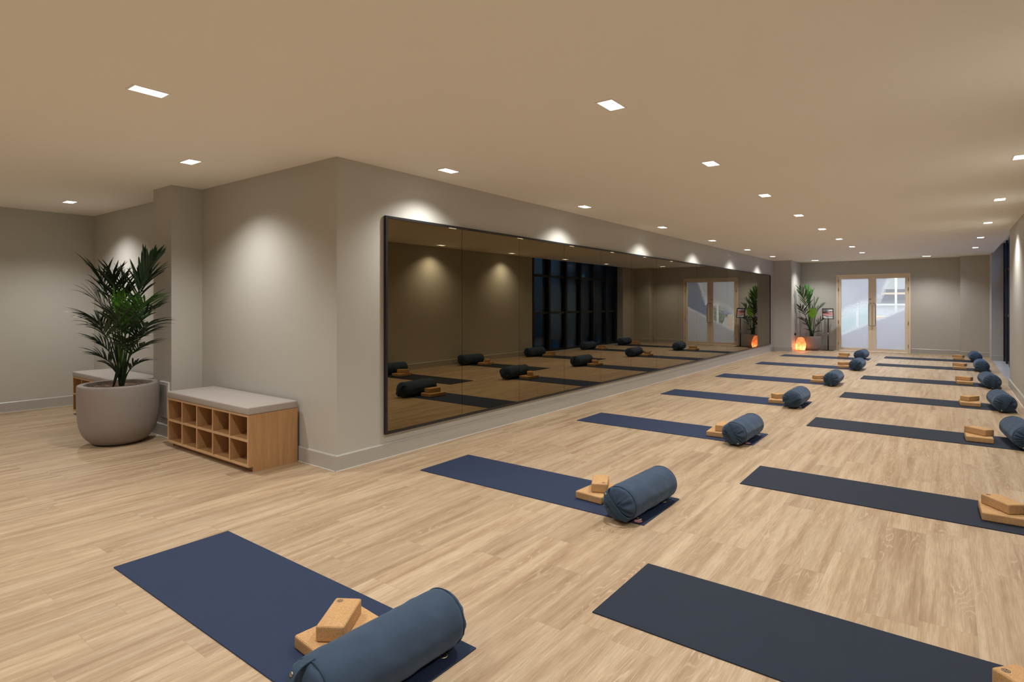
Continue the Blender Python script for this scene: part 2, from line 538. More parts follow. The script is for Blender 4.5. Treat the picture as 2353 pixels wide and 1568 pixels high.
# ------------------------------------------------------------------ full height window on the right, and what lies beyond it
struct('trim_window_ledge', (0.90, 1.32, 13.17, 18.85, -0.1, -0.002), M['stone'])
struct('trim_window_soffit', (0.92, 1.32, 13.17, 18.85, CEIL + 0.22, CEIL + 0.30), M['ceil'])
win = empty('window_1', (1.14, 13.17, 0), kind='structure')
bm = bmesh.new()
WL = 5.68
add_box(bm, 0, 0.10, 0, WL, 0.0, 0.06)
add_box(bm, 0, 0.10, 0, WL, 2.86, 2.93)
for z in (1.15, 2.24):
    add_box(bm, 0, 0.10, 0, WL, z - 0.035, z + 0.035)
for y in (0.05, 0.42, 1.28, 2.23, 3.13, 3.98, 4.88, WL - 0.05):
    add_box(bm, -0.03, 0.20, y - 0.05, y + 0.05, 0.0, 2.93)
mesh_obj('window_frame', bm, M['darkframe'], win)
box('window_pane', (0.05, 0.056, 0.0, WL, 0.03, 2.9), M['glass'], win)
bm = bmesh.new()
add_box(bm, 3.6, 3.7, 10.0, 27.0, 0, 4.4)
add_box(bm, 1.32, 3.7, 27.0, 27.1, 0, 4.4)
add_box(bm, 1.32, 3.7, 9.9, 10.0, 0, 4.4)
add_box(bm, 1.24, 1.32, 9.9, 27.1, 2.95, 4.4)
tag(mesh_obj('wall_corridor', bm, M['corridor']), kind='structure')
bm = bmesh.new()
add_box(bm, 1.32, 3.7, 9.9, 27.1, -0.1, -0.005)
tag(mesh_obj('floor_corridor', bm, M['stone']), kind='structure')
bm = bmesh.new()
add_box(bm, 1.32, 3.7, 9.9, 27.1, 4.4, 4.5)
tag(mesh_obj('ceiling_corridor', bm, M['corridor']), kind='structure')
# exit sign hung in the corridor
ex = empty('exit_sign', (2.5, 18.6, 2.34), label='green lit running-man exit sign, seen in the mirror through the dark window', cat='sign')
box('sign_panel', (-0.20, 0.20, -0.015, 0.015, 0, 0.17), M['exitgreen'], ex)
bm = bmesh.new()
for s in (-0.019, 0.0165):
    add_box(bm, -0.15, -0.08, s, s + 0.0025, 0.03, 0.14)      # door way
    add_box(bm, 0.02, 0.045, s, s + 0.0025, 0.115, 0.14)      # head
    add_box(bm, -0.005, 0.04, s, s + 0.0025, 0.07, 0.11)      # trunk
    add_box(bm, 0.04, 0.075, s, s + 0.0025, 0.085, 0.098)     # arm
    add_box(bm, -0.045, 0.0, s, s + 0.0025, 0.03, 0.045)      # rear leg
    add_box(bm, -0.005, 0.012, s, s + 0.0025, 0.04, 0.075)
    add_box(bm, 0.03, 0.05, s, s + 0.0025, 0.03, 0.075)
mesh_obj('pictogram', bm, M['exitwhite'], ex)
for hx_ in (-0.15, 0.15):
    bm = bmesh.new()
    add_tube(bm, [(hx_, 0, 0.17), (hx_, 0, 2.05)], 0.005, 6)
    mesh_obj('hanger', bm, M['steel'], ex)

def area(name, loc, rot, size, sy, power, col):
    ld = bpy.data.lights.new(name, 'AREA')
    ld.shape = 'RECTANGLE'; ld.size = size; ld.size_y = sy
    ld.energy = power; ld.color = col
    o = bpy.data.objects.new(name, ld); COL.objects.link(o)
    o.location = loc; o.rotation_euler = rot
    return o
area('corridor_blue_fill', (2.5, 17.0, 4.2), (0, 0, 0), 0.5, 5.0, 700, (0.24, 0.55, 1.0))  # unseen blue fill, added above the sight line to brighten the corridor

# ------------------------------------------------------------------ lobby behind the glass doors
bm = bmesh.new()
LY0, LY1 = YB + 0.14, 26.0
add_box(bm, -5.6, -5.5, LY0, LY1, 0, 2.9)
add_box(bm, -5.6, 1.4, LY1, LY1 + 0.1, 0, 2.9)
add_box(bm, 1.30, 1.40, LY0, LY1, 0, 2.9)
tag(mesh_obj('wall_lobby', bm, M['lobbywall']), kind='structure')
bm = bmesh.new(); add_box(bm, -5.6, 1.4, YB + 0.25, LY1, -0.1, -0.001)
tag(mesh_obj('floor_lobby', bm, M['stone']), kind='structure')
bm = bmesh.new(); add_box(bm, -5.6, 1.4, LY0, LY1, 2.9, 3.0)
tag(mesh_obj('ceiling_lobby', bm, M['white']), kind='structure')
area('lobby_light', (-2.2, 22.6, 2.86), (0, 0, 0), 4.5, 3.6, 330, (1.0, 0.97, 0.96))
rail = empty('balustrade', (-2.05, 22.4, 0), label='white post and rail screen behind the clear part of the right door', cat='railing')
bm = bmesh.new()
for x in (-0.36, 0.12, 0.72):
    add_box(bm, x - 0.03, x + 0.03, -0.03, 0.03, 0, 2.6 if x > 0 else 1.55)
mesh_obj('post', bm, M['white'], rail)
bm = bmesh.new(); add_box(bm, -0.9, 1.2, -0.02, 0.02, 1.36, 1.42)
mesh_obj('rail', bm, M['white'], rail)
bm = bmesh.new(); add_box(bm, -0.9, 1.2, -0.02, 0.02, 1.72, 1.78)
mesh_obj('wood_rail', bm, M['tan'], rail)
tag(box('wall_cabinet', (-2.25, -0.9, 25.6, 25.98, 1.55, 1.95), M['greyfab']), 'dark cabinet on the lobby wall, blurred through the right door', 'cabinet')
tag(box('reception_counter', (-2.15, -1.35, 23.6, 24.2, 0, 0.98), [M['tan']], bev=0.01), 'pale wood counter in the lobby behind the doors', 'counter')
tag(box('teal_partition', (-3.9, -2.2, 23.4, 23.46, 0, 1.35), M['teal']), 'low teal partition in the lobby behind the left door', 'partition')
bl = empty('window_blind', (-0.2, 25.9, 0), label='navy blind with a lit blue window, seen in the mirror through the glass door', cat='blind')
box('blind_fabric', (-0.75, 1.45, 0.0, 0.06, 0.9, 2.85), M['navywall'], bl)
box('maroon_strip', (-0.25, 0.25, -0.05, 0.0, 0.9, 2.6), M['maroon'], bl)
box('lit_pane', (0.32, 0.5, -0.04, 0.0, 1.35, 2.0), M['bluewin'], bl)
pb = empty('planter_box', (-0.75, 23.9, 0), label='white planter box with red band and shrub, in the mirror behind the door', cat='planter')
box('box', (-0.28, 0.28, -0.2, 0.2, 0, 0.55), M['white'], pb, bev=0.01)
box('red_band', (-0.283, 0.283, -0.203, 0.203, 0.47, 0.51), M['red'], pb)
bm = bmesh.new()
bmesh.ops.create_icosphere(bm, subdivisions=4, radius=0.36)
for v in bm.verts:
    v.co *= 1 + 0.25 * noise.noise(v.co * 9)
    v.co.z = v.co.z * 0.9 + 0.82
mesh_obj('foliage', bm, M['shrub'], pb)

# ------------------------------------------------------------------ double door
door = empty('door_1', (DX0, YB, 0), kind='structure')
DW = DX1 - DX0
bm = bmesh.new()
add_box(bm, 0, 0.05, -0.012, 0.13, 0, DZ)
add_box(bm, DW - 0.05, DW, -0.012, 0.13, 0, DZ)
add_box(bm, 0.05, DW - 0.05, -0.012, 0.13, DZ - 0.05, DZ)
add_box(bm, 0.05, 0.068, 0.052, 0.066, 0, DZ)
add_box(bm, DW - 0.068, DW - 0.05, 0.052, 0.066, 0, DZ)
add_box(bm, 0.068, DW - 0.068, 0.052, 0.066, DZ - 0.07, DZ - 0.05)
mesh_obj('door_frame', bm, M['doorpaint'], door)
half = DW / 2
for side, (a, b_) in enumerate(((0.055, half - 0.002), (half + 0.002, DW - 0.055))):
    bm = bmesh.new()
    sl, sr = (0.075, 0.095) if side == 0 else (0.095, 0.075)
    z1 = DZ - 0.055
    add_box(bm, a, a + sl, 0.0, 0.045, 0.012, z1)
    add_box(bm, b_ - sr, b_, 0.0, 0.045, 0.012, z1)
    add_box(bm, a + sl, b_ - sr, 0.0, 0.045, 0.012, 0.09)
    add_box(bm, a + sl, b_ - sr, 0.0, 0.045, z1 - 0.075, z1)
    leaf = mesh_obj('door_leaf', bm, M['doorpaint'], door)
    g = box('glass_pane', (a + sl - 0.055, b_ - sr - 0.055, 0.020, 0.026, 0.09 - 0.09, z1 - 0.075 - 0.09), M['frost'], leaf)
    g.location = (0.055, 0, 0.09)
    hx = b_ - 0.085 if side == 0 else a + 0.085
    # rounded D pull handle
    ox = b_ - 0.02 if side == 0 else a + 0.02
    pts = [(ox, 0.0, 0.75), (hx, -0.055, 0.75)]
    bm = bmesh.new()
    pts = [(ox, 0, 0.76), (ox, -0.05, 0.76)]
    q = []
    for k in range(7):
        an = k / 6 * PI / 2
        q.append((ox + (hx - ox) * math.sin(an) if False else ox + (hx - ox) * (0.35 + 0.65 * math.sin(an)), -0.055, 0.76 + 0.05 * (1 - math.cos(an))))
    q2 = [(x_, y_, 1.45 + 0.76 - z_ - 0.01) for (x_, y_, z_) in reversed(q)]
    add_tube(bm, pts + q + q2 + [(ox, -0.05, 1.44), (ox, 0, 1.44)], 0.011, 8)
    mesh_obj('pull_handle', bm, M['steel'], leaf, smooth=True)
    ex_ = 0.052 if side == 0 else DW - 0.052
    for z in (0.20, 0.86, 1.85, 2.12):
        bm = bmesh.new()
        add_box(bm, ex_ - 0.010, ex_ + 0.010, -0.016, 0.0, z - 0.05, z + 0.05, bev=0.003)
        mesh_obj('hinge', bm, M['steel'], leaf)
box('lock_plate', (half - 0.09, half - 0.03, -0.006, 0.0, 1.54, 1.57), M['steel'], door)

# ------------------------------------------------------------------ wall mirror
MX = -4.195
mir = empty('wall_mirror', (MX, 3.587, 0.222), label='long bronze-tinted wall mirror of fourteen panels in a slim black frame', cat='mirror')
ML, MH = 14.64, 2.040
bm = bmesh.new()
ft, fd = 0.022, 0.030
add_box(bm, 0, fd, 0, ft, 0, MH)
add_box(bm, 0, fd, ML - ft, ML, 0, MH)
add_box(bm, 0, fd, ft, ML - ft, 0, ft)
add_box(bm, 0, fd, ft, ML - ft, MH - ft, MH)
mesh_obj('mirror_frame', bm, M['black'], mir)
np_ = 14
pw = (ML - 2 * ft) / np_
for k in range(np_):
    bm = bmesh.new()
    add_box(bm, 0.004, 0.018, ft + k * pw + 0.002, ft + (k + 1) * pw - 0.002, ft, MH - ft)
    mesh_obj('mirror_panel', bm, M['mirror'], mir)
box('backing', (0.0, 0.003, ft, ML - ft, ft, MH - ft), M['steel'], mir)

# ------------------------------------------------------------------ recessed downlights
def make_downlight():
    root = empty('ceiling_downlight', (0, 0, CEIL))
    bm = bmesh.new()
    hx, hy, t = 0.062, 0.102, 0.012
    z0, z1 = -0.004, 0.0
    add_box(bm, -hx, -hx + t, -hy, hy, z0, z1)
    add_box(bm, hx - t, hx, -hy, hy, z0, z1)
    add_box(bm, -hx + t, hx - t, -hy, -hy + t, z0, z1)
    add_box(bm, -hx + t, hx - t, hy - t, hy, z0, z1)
    mesh_obj('trim_ring', bm, M['ceil'], root)
    box('lens', (-hx + t, hx - t, -hy + t, hy - t, -0.003, -0.0005), M['lens'], root)
    ld = bpy.data.lights.new('lamp', 'SPOT')
    ld.energy = LAMP_W; ld.color = LAMP_COL
    ld.spot_size = R(129); ld.spot_blend = 1.0; ld.shadow_soft_size = 0.045
    sp = bpy.data.objects.new('lamp', ld); COL.objects.link(sp)
    sp.parent = root; sp.location = (0, 0, -0.045)
    return root
proto = make_downlight()
used = False
def downlight(x, y, label, group, rz=0.0, gain=1.0):
    global used
    o = proto if not used else copy_tree(proto)
    used = True
    o.location = (x, y, CEIL)
    o.rotation_euler = (0, 0, rz)
    tag(o, label, 'ceiling light', group)
    if gain != 1.0:
        for ch in o.children:
            if ch.type == 'LIGHT':
                ch.data = ch.data.copy()
                ch.data.energy = LAMP_W * gain
    return o
ORD = ['nearest', 'second', 'third', 'fourth', 'fifth', 'sixth', 'seventh', 'eighth']
g1 = 'downlights along the mirrored wall'
ys = [1.45, 4.04, 6.63, 9.22, 11.79, 14.35, 16.85]
for k, y in enumerate(ys):
    downlight(-3.80, y, ('large white' if k == 0 else 'small white') + ' downlight in the mirror-side ceiling row, %s' % ('nearest the camera' if k == 0 else ORD[k] + ' from the camera'), g1, 0.0, 1.0 if k == 0 else 0.82)
g2 = 'downlights along the middle of the room'
for k, y in enumerate([3.32, 5.26, 7.20, 9.14, 11.08, 13.02, 14.96, 16.90]):
    downlight(-1.71, y, 'recessed downlight in the middle ceiling row, %s' % ('nearest the camera' if k == 0 else ORD[k] + ' from the camera'), g2, 0.0, 1.15)
g3 = 'downlights along the window side'
for k, y in enumerate([6.63, 9.20, 11.77, 14.34, 16.88]):
    downlight(0.51, y, 'recessed downlight in the right-hand ceiling row, %s' % ('cut by the photo edge' if k == 0 else ORD[k] + ' from the camera'), g3)
for y in (1.46, 4.04):
    downlight(0.51, y, 'downlight seen only in the mirror, over the %s scallop of light' % ('left' if y < 2 else 'right'), g3)
g4 = 'downlights over the alcove benches'
downlight(-5.40, 2.40, 'recessed downlight above the nearer shoe bench in the alcove', g4, PI / 2)
downlight(-8.76, 2.45, 'recessed downlight in the alcove ceiling above the far shoe bench', g4, PI / 2)
g5 = 'downlights at the far wall'
downlight(-3.15, 19.2, 'recessed downlight by the far wall above the potted palm', g5, PI / 2)
downlight(-0.45, 19.2, 'recessed downlight by the far wall above the right door', g5, PI / 2)
g6 = 'downlights behind the camera'
for x, y in ((-3.8, -1.1), (-1.71, 1.36), (-1.71, -0.9), (0.51, -1.1), (-7.0, -0.2), (-9.0, -0.6), (-5.4, -0.2)):
    downlight(x, y, 'recessed ceiling downlight outside the picture behind the camera', g6)

# ------------------------------------------------------------------ mats, blocks and bolsters
def rosette(bm, r, z, mi_ring=0, petals=6):
    """flat ring and petals, a round emblem"""
    n = 28
    for a, b_ in ((0.82 * r, r),):
        vi = [bm.verts.new((a * math.cos(2 * PI * k / n), a * math.sin(2 * PI * k / n), z)) for k in range(n)]
        vo = [bm.verts.new((b_ * math.cos(2 * PI * k / n), b_ * math.sin(2 * PI * k / n), z)) for k in range(n)]
        for k in range(n):
            f = bm.faces.new((vi[k], vo[k], vo[(k + 1) % n], vi[(k + 1) % n]))
    for p in range(petals):
        an = 2 * PI * p / petals
        c, s = math.cos(an), math.sin(an)
        pr = [(0.12, 0), (0.4, 0.16), (0.74, 0.10), (0.74, -0.10), (0.4, -0.16)]
        vv = [bm.verts.new((r * (c * a - s * b_), r * (s * a + c * b_), z)) for a, b_ in pr]
        bm.faces.new(vv)

def make_mat(m):
    # local frame: origin at the mat centre, x along the length (head at +x), width along y
    root = empty('yoga_mat')
    box('mat_sheet', (-1.032, 1.032, -0.315, 0.315, 0.0, 0.006), m, root, bev=0.0015, seg=1)
    for y in (-0.228, 0.19):
        bm = bmesh.new()
        n = 20
        rr = [(0.011, 0.0062), (0.012, 0.0085), (0.019, 0.0085), (0.020, 0.0062)]
        add_lathe(bm, rr, n, close_bottom=False)
        o = mesh_obj('grommet', bm, M['brass'], root, smooth=True)
        o.location = (0.96, y, 0)
    bm = bmesh.new()
    n = 28
    vv = [bm.verts.new((0.030 * math.cos(2 * PI * k / n), 0.030 * math.sin(2 * PI * k / n), 0.0064)) for k in range(n)]
    bm.faces.new(vv)
    e = mesh_obj('red_emblem', bm, M['red'], root)
    e.location = (0.975, -0.274, 0)
    bm = bmesh.new(); rosette(bm, 0.024, 0.0067)
    mesh_obj('emblem_petals', bm, M['paper'], e)
    return root

def make_block(lx, ly, h, mark):
    root = empty('cork_block')
    box('cork_body', (-lx / 2, lx / 2, -ly / 2, ly / 2, 0, h), M['cork'], root, bev=0.011, seg=3, smooth=False)
    if mark:
        bm = bmesh.new(); rosette(bm, 0.0135, 0)
        n = 28
        o = mesh_obj('stamped_mark', bm, M['ink'], root)
        o.location = (lx / 2 - 0.030, ly / 2 - 0.030, h + 0.0005)
    return root

BL, BR, BH = 0.70, 0.125, 0.117
def make_bolster():
    root = empty('bolster')
    n = 72
    prof = []
    hl = BL / 2
    # cap (gathered), seam, body, seam, cap
    for t in (0.0, 0.12, 0.3, 0.5, 0.7, 0.86, 0.95):
        prof.append((-hl - 0.012 + 0.034 * t ** 2.4, t * 0.93, 'c'))
    prof += [(-hl + 0.030, 0.945, 's'), (-hl + 0.035, 0.925, 's'), (-hl + 0.042, 0.965, 'b')]
    for t in range(1, 30):
        x = -hl + 0.042 + (BL - 0.084) * t / 30
        prof.append((x, 1.0 - 0.035 * abs(x / hl) ** 6, 'b'))
    prof += [(hl - 0.042, 0.965, 'b'), (hl - 0.035, 0.925, 's'), (hl - 0.030, 0.945, 's')]
    for t in (0.95, 0.86, 0.7, 0.5, 0.3, 0.12, 0.0):
        prof.append((hl + 0.012 - 0.034 * t ** 2.4, t * 0.93, 'c'))
    bm = bmesh.new()
    rings = []
    for x, r, kind in prof:
        ring = []
        if r == 0:
            rings.append([bm.verts.new((x, 0, BH))]); continue
        for k in range(n):
            a = 2 * PI * k / n
            rr, xx = r, x
            if kind == 'c':
                fold = math.sin(a * 14 + 2.4 * math.sin(a * 3) + 1.2 * r) * (0.55 + 0.6 * math.sin(a * 2 + 1))
                amp = 0.0085 * max(0.0, min(1.0, (r - 0.22) / 0.3)) * (1 if r < 0.85 else 0.6)
                xx += (-1 if x < 0 else 1) * (amp * fold + 0.006 * noise.noise(Vector((math.cos(a) * 3, math.sin(a) * 3, r * 4))))
            else:
                nz = noise.noise(Vector((x * 9, math.cos(a) * 1.3, math.sin(a) * 1.3)))
                nz2 = noise.noise(Vector((x * 26 + 2 * math.sin(a), math.cos(a) * 2.2, math.sin(a) * 2.2)))
                rr += 0.028 * nz + 0.020 * nz2
                e = max(0, 1 - (hl - abs(x)) / 0.10)
                rr += 0.018 * e * math.sin(a * 13 + x * 20)
            yy = BR * rr * math.cos(a)
            zz = BH + BH * rr * math.sin(a)
            if zz < 0.012:
                zz = 0.012 - (0.012 - zz) * 0.3
            zz = max(zz, 0.0)
            ring.append(bm.verts.new((xx, yy, zz)))
        rings.append(ring)
    for i in range(len(rings) - 1):
        A, B = rings[i], rings[i + 1]
        if len(A) == 1:
            for k in range(n): bm.faces.new((A[0], B[k], B[(k + 1) % n]))
        elif len(B) == 1:
            for k in range(n): bm.faces.new((A[k], B[0], A[(k + 1) % n]))
        else:
            for k in range(n): bm.faces.new((A[k], B[k], B[(k + 1) % n], A[(k + 1) % n]))
    bmesh.ops.recalc_face_normals(bm, faces=bm.faces)
    mesh_obj('cover', bm, M['bolster'], root, smooth=True)
    # seam piping where the end caps are sewn on
    for sx_ in (-1, 1):
        bm = bmesh.new()
        pts = []
        for k in range(49):
            a = 2 * PI * k / 48
            zz = BH + BH * 0.968 * math.sin(a)
            pts.append((sx_ * (hl - 0.037), BR * 0.968 * math.cos(a), max(0.010, zz)))
        add_tube(bm, pts, 0.0024, 6, caps=False)
        mesh_obj('seam_piping', bm, M['strap'], root, smooth=True)
    # carry strap bowed across the -x end
    bm = bmesh.new()
    ns, wd, th = 20, 0.021, 0.004
    rows = []
    for i in range(ns + 1):
        ph = (i / ns * 2 - 1) * PI / 2
        z = BH * 0.975 * math.copysign(abs(math.sin(ph)) ** 0.85, ph)
        x = -hl + 0.050 - 0.098 * max(0.0, math.cos(ph)) ** 0.55
        rows.append((x, z))
    vr = []
    for i, (x, z) in enumerate(rows):
        a = rows[max(0, i - 1)]; b_ = rows[min(ns, i + 1)]
        tx, tz = b_[0] - a[0], b_[1] - a[1]
        l = math.hypot(tx, tz); nx, nz = -tz / l, tx / l
        vr.append([bm.verts.new((x + nx * sx * th / 2, sy * wd, z + nz * sx * th / 2)) for sx, sy in ((1, -1), (1, 1), (-1, 1), (-1, -1))])
    for i in range(ns):
        for k in range(4):
            bm.faces.new((vr[i][k], vr[i][(k + 1) % 4], vr[i + 1][(k + 1) % 4], vr[i + 1][k]))
    bm.faces.new(vr[0]); bm.faces.new(vr[-1][::-1])
    bmesh.ops.recalc_face_normals(bm, faces=bm.faces)
    st = mesh_obj('carry_strap', bm, M['strap'], root)
    st.location = (0, 0, BH)
    bm = bmesh.new()
    add_lathe(bm, [(0.0085, 0), (0.0085, 0.003), (0.006, 0.005), (0.002, 0.0055)], 16, close_top=True)
    sn = mesh_obj('snap_button', bm, M['steel'], st, smooth=True)
    i = 4
    x, z = rows[i]
    sn.location = (x - 0.003, 0, z)
    sn.rotation_euler = (0, -PI / 2 - 0.35, 0)
    return root

mat_a, mat_b = make_mat(M['mat_navy']), make_mat(M['mat_char'])
flat_p = make_block(0.225, 0.325, 0.055, False)
top_p = make_block(0.232, 0.118, 0.067, True)
bol_p = make_bolster()
firsts = {id(mat_a): True, id(mat_b): True, id(flat_p): True, id(top_p): True, id(bol_p): True}
def place(proto_, loc, rz, label, cat, group):
    if firsts[id(proto_)]:
        firsts[id(proto_)] = False
        o = proto_
    else:
        o = copy_tree(proto_)
    o.location = loc
    o.rotation_euler = (0, 0, rz)
    tag(o, label, cat, group)
    return o

T = 0.0065
XA, XB = -2.608, -0.295
# (mat centre y, block centre x,y,rot), (top block x,y,long axis deg), (bolster x,y,deg,strap roll,flip)
ROWS = {
 'A': [
  (1.530, (-2.055, 1.535, -4.7), (-2.077, 1.533, 123.6), (-1.712, 1.468, 88.5, 172, 0)),
  (3.830, (-2.070, 3.845, -4.3), (-2.076, 3.857, -65.2), (-1.711, 3.783, 87.3, 135, 0)),
  (6.470, (-1.985, 6.435, 4.0), (-1.960, 6.440, -85.0), (-1.718, 6.341, 89, -35, 0)),
  (9.060, (-1.965, 9.030, 5.0), (-1.948, 9.090, 55.0), (-1.700, 8.941, 90, 65, 0)),
  (11.75, (-1.885, 11.77, 6.0), (-1.860, 11.80, 50.0), (-1.611, 11.636, 90.4, -3, 0)),
  (14.70, (-1.850, 14.71, 6.0), (-1.845, 14.76, 50.0), (-1.558, 14.538, 88.9, 220, 0)),
  (17.24, (-2.190, 17.35, 4.0), (-2.165, 17.39, -22.0), (-1.765, 17.299, 86.1, 0, 1))],
 'B': [
  (2.700, (0.262, 2.66, 2.0), (0.2515, 2.688, 138.3), (0.640, 2.70, 88, 150, 0)),
  (5.105, (0.290, 5.10, 1.6), (0.299, 5.10, 126.6), (0.640, 5.08, 86, 40, 0)),
  (7.830, (0.262, 7.825, 2.0), (0.2655, 7.862, 138.3), (0.600, 7.845, 96, 30, 0)),
  (10.41, (0.250, 10.415, 2.8), (0.254, 10.475, 57.0), (0.585, 10.274, 94.1, 28, 0)),
  (13.07, (0.240, 13.09, 4.0), (0.238, 13.15, -22.0), (0.575, 12.897, 95, 3, 0)),
  (15.97, (0.210, 15.98, 3.0), (0.215, 16.02, -28.0), (0.573, 15.792, 90.9, 0, 1)),
  (18.18, (0.225, 18.49, 0.0), (0.220, 18.50, -28.0), (0.544, 18.267, 91.7, 0, 1))]}
POS = ['nearest the camera', 'second from the camera', 'third from the camera', 'fourth from the camera',
       'fifth from the camera', 'sixth from the camera', 'farthest from the camera']
for rk, (side, mp, mx) in {'A': ('mirror-side row', mat_a, XA), 'B': ('right-hand row', mat_b, XB)}.items():
    colr = 'navy' if rk == 'A' else 'charcoal navy'
    for k, (my, fb, tb, bo) in enumerate(ROWS[rk]):
        p = POS[k]
        place(mp, (mx, my, 0), 0, '%s yoga mat on the oak floor, %s, %s' % (colr, side, p), 'yoga mat', 'yoga mats of the ' + side)
        place(flat_p, (fb[0], fb[1], T), R(fb[2]), 'wide flat cork block lying under another block, %s, %s' % (side, p), 'yoga block', 'flat cork blocks of the ' + side)
        place(top_p, (tb[0], tb[1], T + 0.0555), R(tb[2]), 'narrow cork brick on top of the flat block, %s, %s' % (side, p), 'yoga block', 'top cork blocks of the ' + side)
        o = place(bol_p, (bo[0], bo[1], T), R(bo[2] + (180 if bo[4] else 0)), 'round navy bolster across the mat end, %s, %s' % (side, p), 'bolster', 'bolsters of the ' + side)
        for ch in o.children:
            if ch.name.startswith('carry_strap'):
                ch.rotation_euler = (R(bo[3]), 0, 0)

# ------------------------------------------------------------------ shoe benches
def make_bench():
    """origin at the front left floor corner; x along the length, y towards the wall"""
    root = empty('shoe_bench')
    W, D, z0, z1, t = 1.55, 0.466, 0.048, 0.492, 0.018
    # right end panel runs to the floor with a toe notch
    for x in (0.0, W - t):
        bm = bmesh.new()
        add_box(bm, x, x + t, 0.0, D, z0, z1)
        add_box(bm, x, x + t, 0.045, D, 0.0, z0)
        mesh_obj('end_panel', bm, M['oak'], root)
    bm = bmesh.new(); add_box(bm, t, W - t, 0.0, D, z1 - t, z1)
    mesh_obj('top_panel', bm, M['oak'], root)
    bm = bmesh.new(); add_box(bm, t, W - t, 0.0, D, z0, z0 + t)
    mesh_obj('bottom_panel', bm, M['oak'], root)
    mid = (z0 + z1) / 2
    iw = (W - 2 * t - 4 * t) / 5
    for k in range(1, 5):
        x = t + k * iw + (k - 1) * t
        bm = bmesh.new(); add_box(bm, x, x + t, 0.001, D - 0.012, z0 + t, z1 - t)
        mesh_obj('divider', bm, M['oak'], root)
    bm = bmesh.new()
    for k in range(5):
        x = t + k * (iw + t)
        add_box(bm, x, x + iw, 0.002, D - 0.012, mid - t / 2, mid + t / 2)
    mesh_obj('shelf', bm, M['oak'], root)
    # pale edge banding on the front edges
    bm = bmesh.new()
    e0, e1 = -0.0012, 0.0
    for x in (0.0, W - t):
        add_box(bm, x, x + t, e0, e1, z0, z1)
    for z in (z0, z1 - t):
        add_box(bm, t, W - t, e0, e1, z, z + t)
    add_box(bm, t, W - t, e0, e1, mid - t / 2, mid + t / 2)
    for k in range(1, 5):
        x = t + k * iw + (k - 1) * t
        add_box(bm, x, x + t, e0, e1, z0 + t, mid - t / 2)
        add_box(bm, x, x + t, e0, e1, mid + t / 2, z1 - t)
    mesh_obj('edge_banding', bm, M['oakedge'], root)
    bm = bmesh.new(); add_box(bm, t, W - t, D - 0.012, D, z0 + t, z1 - t)
    mesh_obj('back_panel', bm, M['oak'], root)
    bm = bmesh.new(); add_box(bm, t, W - t, 0.06, 0.075, 0.0, z0)
    mesh_obj('plinth', bm, M['oak'], root)
    # padded seat
    bm = bmesh.new()
    nx, ny = 30, 10
    def pad_z(u, v):
        ex = min(u, 1 - u) * W; ey = min(v, 1 - v) * D
        e = 1 - math.exp(-min(ex, ey) / 0.03)
        return z1 + 0.062 + 0.018 * e
    add_box(bm, -0.004, W + 0.004, -0.006, D, z1, z1 + 0.066, bev=0.014, seg=3)
    # crowned top
    grid = [[bm.verts.new((0.010 + (W - 0.02) * i / nx, 0.008 + (D - 0.016) * j / ny,
             z1 + 0.0655 + 0.013 * (1 - (abs(2 * i / nx - 1)) ** 8) * (1 - (abs(2 * j / ny - 1)) ** 4))) for j in range(ny + 1)] for i in range(nx + 1)]
    for i in range(nx):
        for j in range(ny):
            bm.faces.new((grid[i][j], grid[i + 1][j], grid[i + 1][j + 1], grid[i][j + 1]))
    mesh_obj('seat_cushion', bm, M['vinyl'], root, smooth=True)
    return root
bench = make_bench()
bench.location = (-6.287, 2.574, 0)
tag(bench, 'oak shoe bench with ten cubbies and taupe padded seat, nearer the wall corner', 'bench', 'shoe benches in the alcove')
b2 = copy_tree(bench)
b2.location = (-9.08, 2.574, 0)
tag(b2, 'oak shoe bench with padded seat, half hidden behind the big planter', 'bench', 'shoe benches in the alcove')

# flat white panel heater low on the alcove pillar
ht = empty('panel_heater', (-6.89, 2.75, 0.21), label='flat white panel heater low on the alcove pillar behind the planter', cat='heater')
box('casing', (0, 0.225, -0.018, 0, 0, 0.385), M['trimwhite'], ht, bev=0.004)
box('front_plate', (0.012, 0.205, -0.021, -0.018, 0.03, 0.352), M['skirt'], ht)

# ------------------------------------------------------------------ potted palms
def bez(p0, p1, p2, p3, t):
    return p0 * (1 - t) ** 3 + p1 * 3 * t * (1 - t) ** 2 + p2 * 3 * t * t * (1 - t) + p3 * t ** 3

